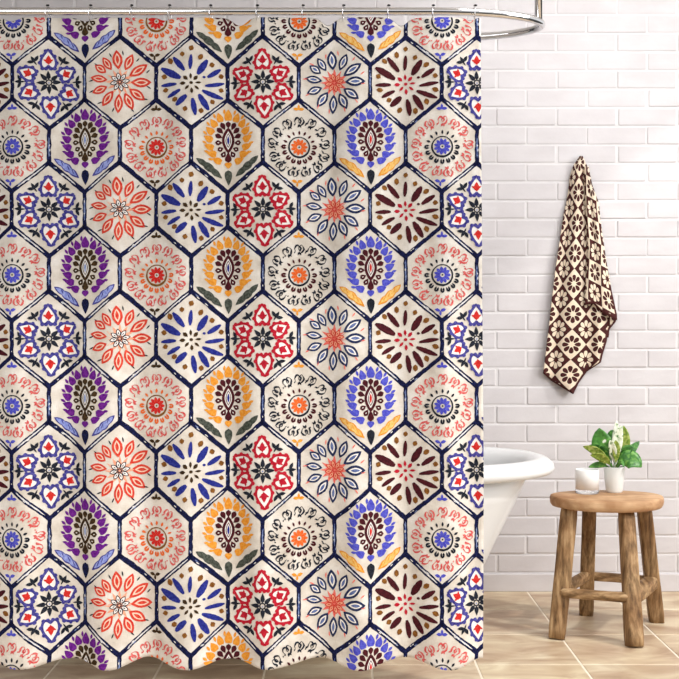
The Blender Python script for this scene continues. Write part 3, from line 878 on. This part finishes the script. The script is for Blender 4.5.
for i, (b0, b1, b2, wd, m, tw) in enumerate(LV):
    a, b, c = K(*b0), K(*b1), K(*b2)
    a = pp + Vector(((a.x - pp.x) * .8, (i % 3 - 1) * .008, .080))
    N = 12; V = []; Fc = []
    hw = wd * 1.22 / 6.79 * 3.665 / F / 2
    for j in range(N + 1):
        t = j / N
        p = a * (1 - t) ** 2 + b * 2 * t * (1 - t) + c * t * t
        d = ((b - a) * (1 - t) + (c - b) * t).normalized()
        s = d.cross(Vector((0, -1, 0))).normalized(); nrm = s.cross(d).normalized()
        s2 = s * math.cos(tw * .5) + nrm * math.sin(tw * .5); n2 = s2.cross(d).normalized()
        q = max(0, (t - .22) / .78)
        wv = hw * (.08 + .92 * (math.sin(PI * q ** .85) ** .75 if q > 0 else 0)) if t < .97 else hw * .05
        for f_ in (-1, -.5, 0, .5, 1):
            V.append(p + s2 * f_ * wv + n2 * (abs(f_) * wv * .28))
    for j in range(N):
        for k in range(4):
            Fc.append((j * 5 + k, j * 5 + k + 1, (j + 1) * 5 + k + 1, (j + 1) * 5 + k))
    o = mesh('leaf', V, Fc, m, pl, None, True, loc=tuple(a))
    sl = o.modifiers.new('thick', 'SOLIDIFY'); sl.thickness = .0008
    if m is M_lw: o['label'] = 'white variegated leaf'
    elif m is M_ly: o['label'] = 'yellow green leaf'

# ------------------------------------------------------------------ towel
def towel_mat():
    m, nt, b = nm('daisy_check_terry')
    uv = node(nt, 'ShaderNodeUVMap', uv_map='cells')
    def mth(op, a, b_=None, c_=None):
        n = node(nt, 'ShaderNodeMath', operation=op)
        for i, v in enumerate((a, b_, c_)):
            if v is None: continue
            if isinstance(v, (int, float)): n.inputs[i].default_value = v
            else: nt.links.new(v, n.inputs[i])
        return n.outputs[0]
    sp = node(nt, 'ShaderNodeSeparateXYZ'); nt.links.new(uv.outputs[0], sp.inputs[0])
    u, v = sp.outputs[0], sp.outputs[1]
    fu, fv = mth('FLOOR', u), mth('FLOOR', v)
    par = mth('MODULO', mth('ADD', mth('ADD', fu, fv), 200), 2)
    par = mth('LESS_THAN', par, .5)
    x = mth('SUBTRACT', mth('SUBTRACT', u, fu), .5); y = mth('SUBTRACT', mth('SUBTRACT', v, fv), .5)
    r = mth('SQRT', mth('ADD', mth('MULTIPLY', x, x), mth('MULTIPLY', y, y)))
    th = mth('ARCTAN2', y, x)
    st = PI / 4
    a = mth('SUBTRACT', th, mth('MULTIPLY', mth('ROUND', mth('DIVIDE', th, st)), st))
    px_ = mth('MULTIPLY', r, mth('COSINE', a)); py_ = mth('MULTIPLY', r, mth('SINE', a))
    ex = mth('DIVIDE', mth('SUBTRACT', px_, .27), .15)
    wy = mth('ADD', .036, mth('MULTIPLY', px_, .21))
    ey = mth('DIVIDE', py_, wy)
    pet = mth('LESS_THAN', mth('ADD', mth('MULTIPLY', ex, ex), mth('MULTIPLY', ey, ey)), 1)
    val = mth('ABSOLUTE', mth('SUBTRACT', par, pet))   # xor
    hem = node(nt, 'ShaderNodeAttribute', attribute_name='hem')
    val = mth('MULTIPLY', val, mth('SUBTRACT', 1, hem.outputs['Fac']))
    tc = node(nt, 'ShaderNodeTexCoord'); n = node(nt, 'ShaderNodeTexNoise'); n.inputs['Scale'].default_value = 700
    nt.links.new(tc.outputs['Object'], n.inputs[0])
    c1 = ramp(nt, n.outputs[0], [(.3, (54, 28, 28)), (.7, (86, 46, 45))])
    c2 = ramp(nt, n.outputs[0], [(.3, (216, 196, 170)), (.7, (243, 228, 208))])
    mx = node(nt, 'ShaderNodeMix', data_type='RGBA'); nt.links.new(val, mx.inputs[0]); nt.links.new(c1, mx.inputs[6]); nt.links.new(c2, mx.inputs[7])
    nt.links.new(mx.outputs[2], b.inputs['Base Color'])
    b.inputs['Roughness'].default_value = .95; b.inputs['Specular IOR Level'].default_value = .1
    bp = node(nt, 'ShaderNodeBump'); bp.inputs['Strength'].default_value = .6; bp.inputs['Distance'].default_value = .001
    ad = mth('ADD', mth('MULTIPLY', val, 1.5), n.outputs[0])
    nt.links.new(ad, bp.inputs['Height']); nt.links.new(bp.outputs[0], b.inputs['Normal'])
    return m
M_towel = towel_mat()

def interp(tab, y):
    if y <= tab[0][0]: return tab[0][1]
    for (a, va), (b, vb) in zip(tab, tab[1:]):
        if y <= b: return va + (vb - va) * (y - a) / (b - a)
    return tab[-1][1]
def build_towel():
    V = []; Fc = []; UV = []; HM = []
    D0 = WALL - .012
    def sheet(lt, rt, top, bot, depthf, uvf, hemf, nx=64, ny=150, bottomfn=None):
        # front grid then a back grid 4 mm behind, sewn round the edge
        base = len(V)
        for side in (0, 1):
            for j in range(ny + 1):
                for i in range(nx + 1):
                    s_ = i / nx
                    yb_ = bottomfn(s_) if bottomfn else bot
                    y = top + (yb_ - top) * j / ny
                    xl, xr = interp(lt, y), interp(rt, y)
                    x = xl + (xr - xl) * s_
                    edge = min(s_, 1 - s_) * abs(xr - xl); ed2 = min(edge, (1 - j / ny) * (yb_ - top))
                    puff = .0035 * min(1, max(0, ed2) / 2.5) ** .5
                    d = depthf(x, y, s_) + (-puff if side == 0 else .001)
                    V.append(P(x, y, d)); UV.append(uvf(x, y)); HM.append(hemf(x, y, s_, xl, xr, yb_))
        nn = (nx + 1) * (ny + 1)
        for j in range(ny):
            for i in range(nx):
                a = base + j * (nx + 1) + i
                Fc.append((a, a + nx + 1, a + nx + 2, a + 1))
                a += nn; Fc.append((a, a + 1, a + nx + 2, a + nx + 1))
        for i in range(nx):
            for r_ in (0, ny):
                a = base + r_ * (nx + 1) + i
                Fc.append((a, a + 1, a + 1 + nn, a + nn) if r_ == 0 else (a, a + nn, a + nn + 1, a + 1))
        for j in range(ny):
            for c_ in (0, nx):
                a = base + j * (nx + 1) + c_; b_ = a + nx + 1
                Fc.append((a, a + nn, b_ + nn, b_) if c_ == 0 else (a, b_, b_ + nn, a + nn))
    # back/main sheet
    lt = [(156, 580), (166, 573.2), (176, 570), (192, 568), (218, 563), (245, 559), (271, 555), (318, 549.7), (350, 546), (374, 543), (382, 552), (394.5, 572.5)]
    rt = [(156, 582.5), (168, 588), (184, 591.5), (204, 597), (250, 603), (300, 607), (328, 608.6), (341, 607), (356, 602.5), (363, 601), (372, 587), (383, 579), (394.5, 573.5)]
    axis = [(156, 580), (193, 578.5), (224, 577.5), (253, 575), (284, 574), (314, 573), (345, 571.5), (394, 569)]
    wid = [(156, 13), (193, 17), (224, 17.5), (253, 19), (284, 22), (314, 26), (345, 29), (394, 30)]
    def f1(x, y, s_):
        t = (y - 156) / 240; xa = interp(axis, y)
        d = D0 - .006 - .022 * math.sin(PI * min(max(s_, 0), 1)) ** .7 * (1 - .35 * t)
        d -= .010 * math.cos((x - xa) / interp(wid, y) * 2 * PI * .95) * min(1, t * 4)
        d += .004 * math.sin((x - 560) * .35 + y * .03)
        return d
    def uv1(x, y):
        a = (x - interp(axis, y)) / interp(wid, y); b_ = (y - 193) / 30.4
        a = a - .03 * math.sin(a * 6.0)
        return (a + b_ + .5, a - b_ + .5)
    def hem1(x, y, s_, xl, xr, yb_):
        if y > 372 and (x - xl < 3.2 or xr - x < 2.6): return 1
        if y > 330 and xr - x < 2.2: return 1
        return 1 if y > 391 else 0
    sheet(lt, rt, 156.3, 394.4, f1, uv1, hem1)
    # a fold of the lower edge peeking out at the right
    # front fold (right hand layer)
    l2 = [(166, 583), (197, 585), (255, 587.5), (309, 583.5), (325, 583)]
    r2 = [(166, 588.5), (184, 592), (204, 599), (220, 600.5), (259, 606), (291, 611.7), (315, 617), (322, 617.3)]
    def bt(s_):
        if s_ < .3: return 306 - 2 * s_ / .3
        if s_ < .55: return 304 + 9 * (s_ - .3) / .25
        return 313 + 8 * (s_ - .55) / .45
    def f2(x, y, s_):
        t = (y - 166) / 150
        d = D0 - .028 - .014 * math.sin(PI * s_) ** .8
        d -= .006 * math.sin(s_ * 9.5 + .8) * min(1, t * 3)
        return d
    def uv2(x, y):
        b_ = (y - 198 - (x - 590) * .54) / 20.6 + 1
        w_ = interp([(166, 9), (270, 12), (320, 15)], y)
        a = (x - interp([(166, 586), (208, 586.5), (245, 590), (290, 588)], y)) / w_
        return (a + 10, b_ + 10)
    def hem2(x, y, s_, xl, xr, yb_):
        return 1 if (yb_ - y < 3.2 or (xr - x < 1.8 and y > 285)) else 0
    sheet(l2, r2, 167, 320, f2, uv2, hem2, 44, 110, bt)
    # lower corner of the back layer hanging past the right edge
    l3 = [(300, 590), (330, 592), (345, 596)]
    r3 = [(300, 606), (318, 616.5), (322, 616), (330, 609.5), (345, 608)]
    def f3(x, y, s_): return D0 - .002 - .004 * math.sin(PI * s_)
    sheet(l3, r3, 300, 338, f3, lambda x, y: uv2(x + 8, y + 9), lambda x, y, s_, xl, xr, yb_: 1 if xr - x < 2.8 else 0, 24, 30)
    l4 = [(352, 578), (360, 580), (372, 574), (380, 572)]
    r4 = [(352, 602.3), (358, 602), (362, 600), (370, 588), (380, 578)]
    sheet(l4, r4, 348, 378, lambda x, y, s_: D0 - .001 - .003 * math.sin(PI * s_), uv1, lambda *a: 1, 20, 16)
    loc = P(576, 300, WALL)
    o = mesh('hanging_towel', V, Fc, M_towel, None, None, True, loc=tuple(loc))
    ul = o.data.uv_layers.new(name='cells')
    for l in o.data.loops: ul.data[l.index].uv = UV[l.vertex_index]
    at = o.data.attributes.new('hem', 'FLOAT', 'POINT')
    at.data.foreach_set('value', [float(h) for h in HM])
    tag(o, 'brown and cream checked towel with daisies hanging on the brick wall', 'towel')
build_towel()
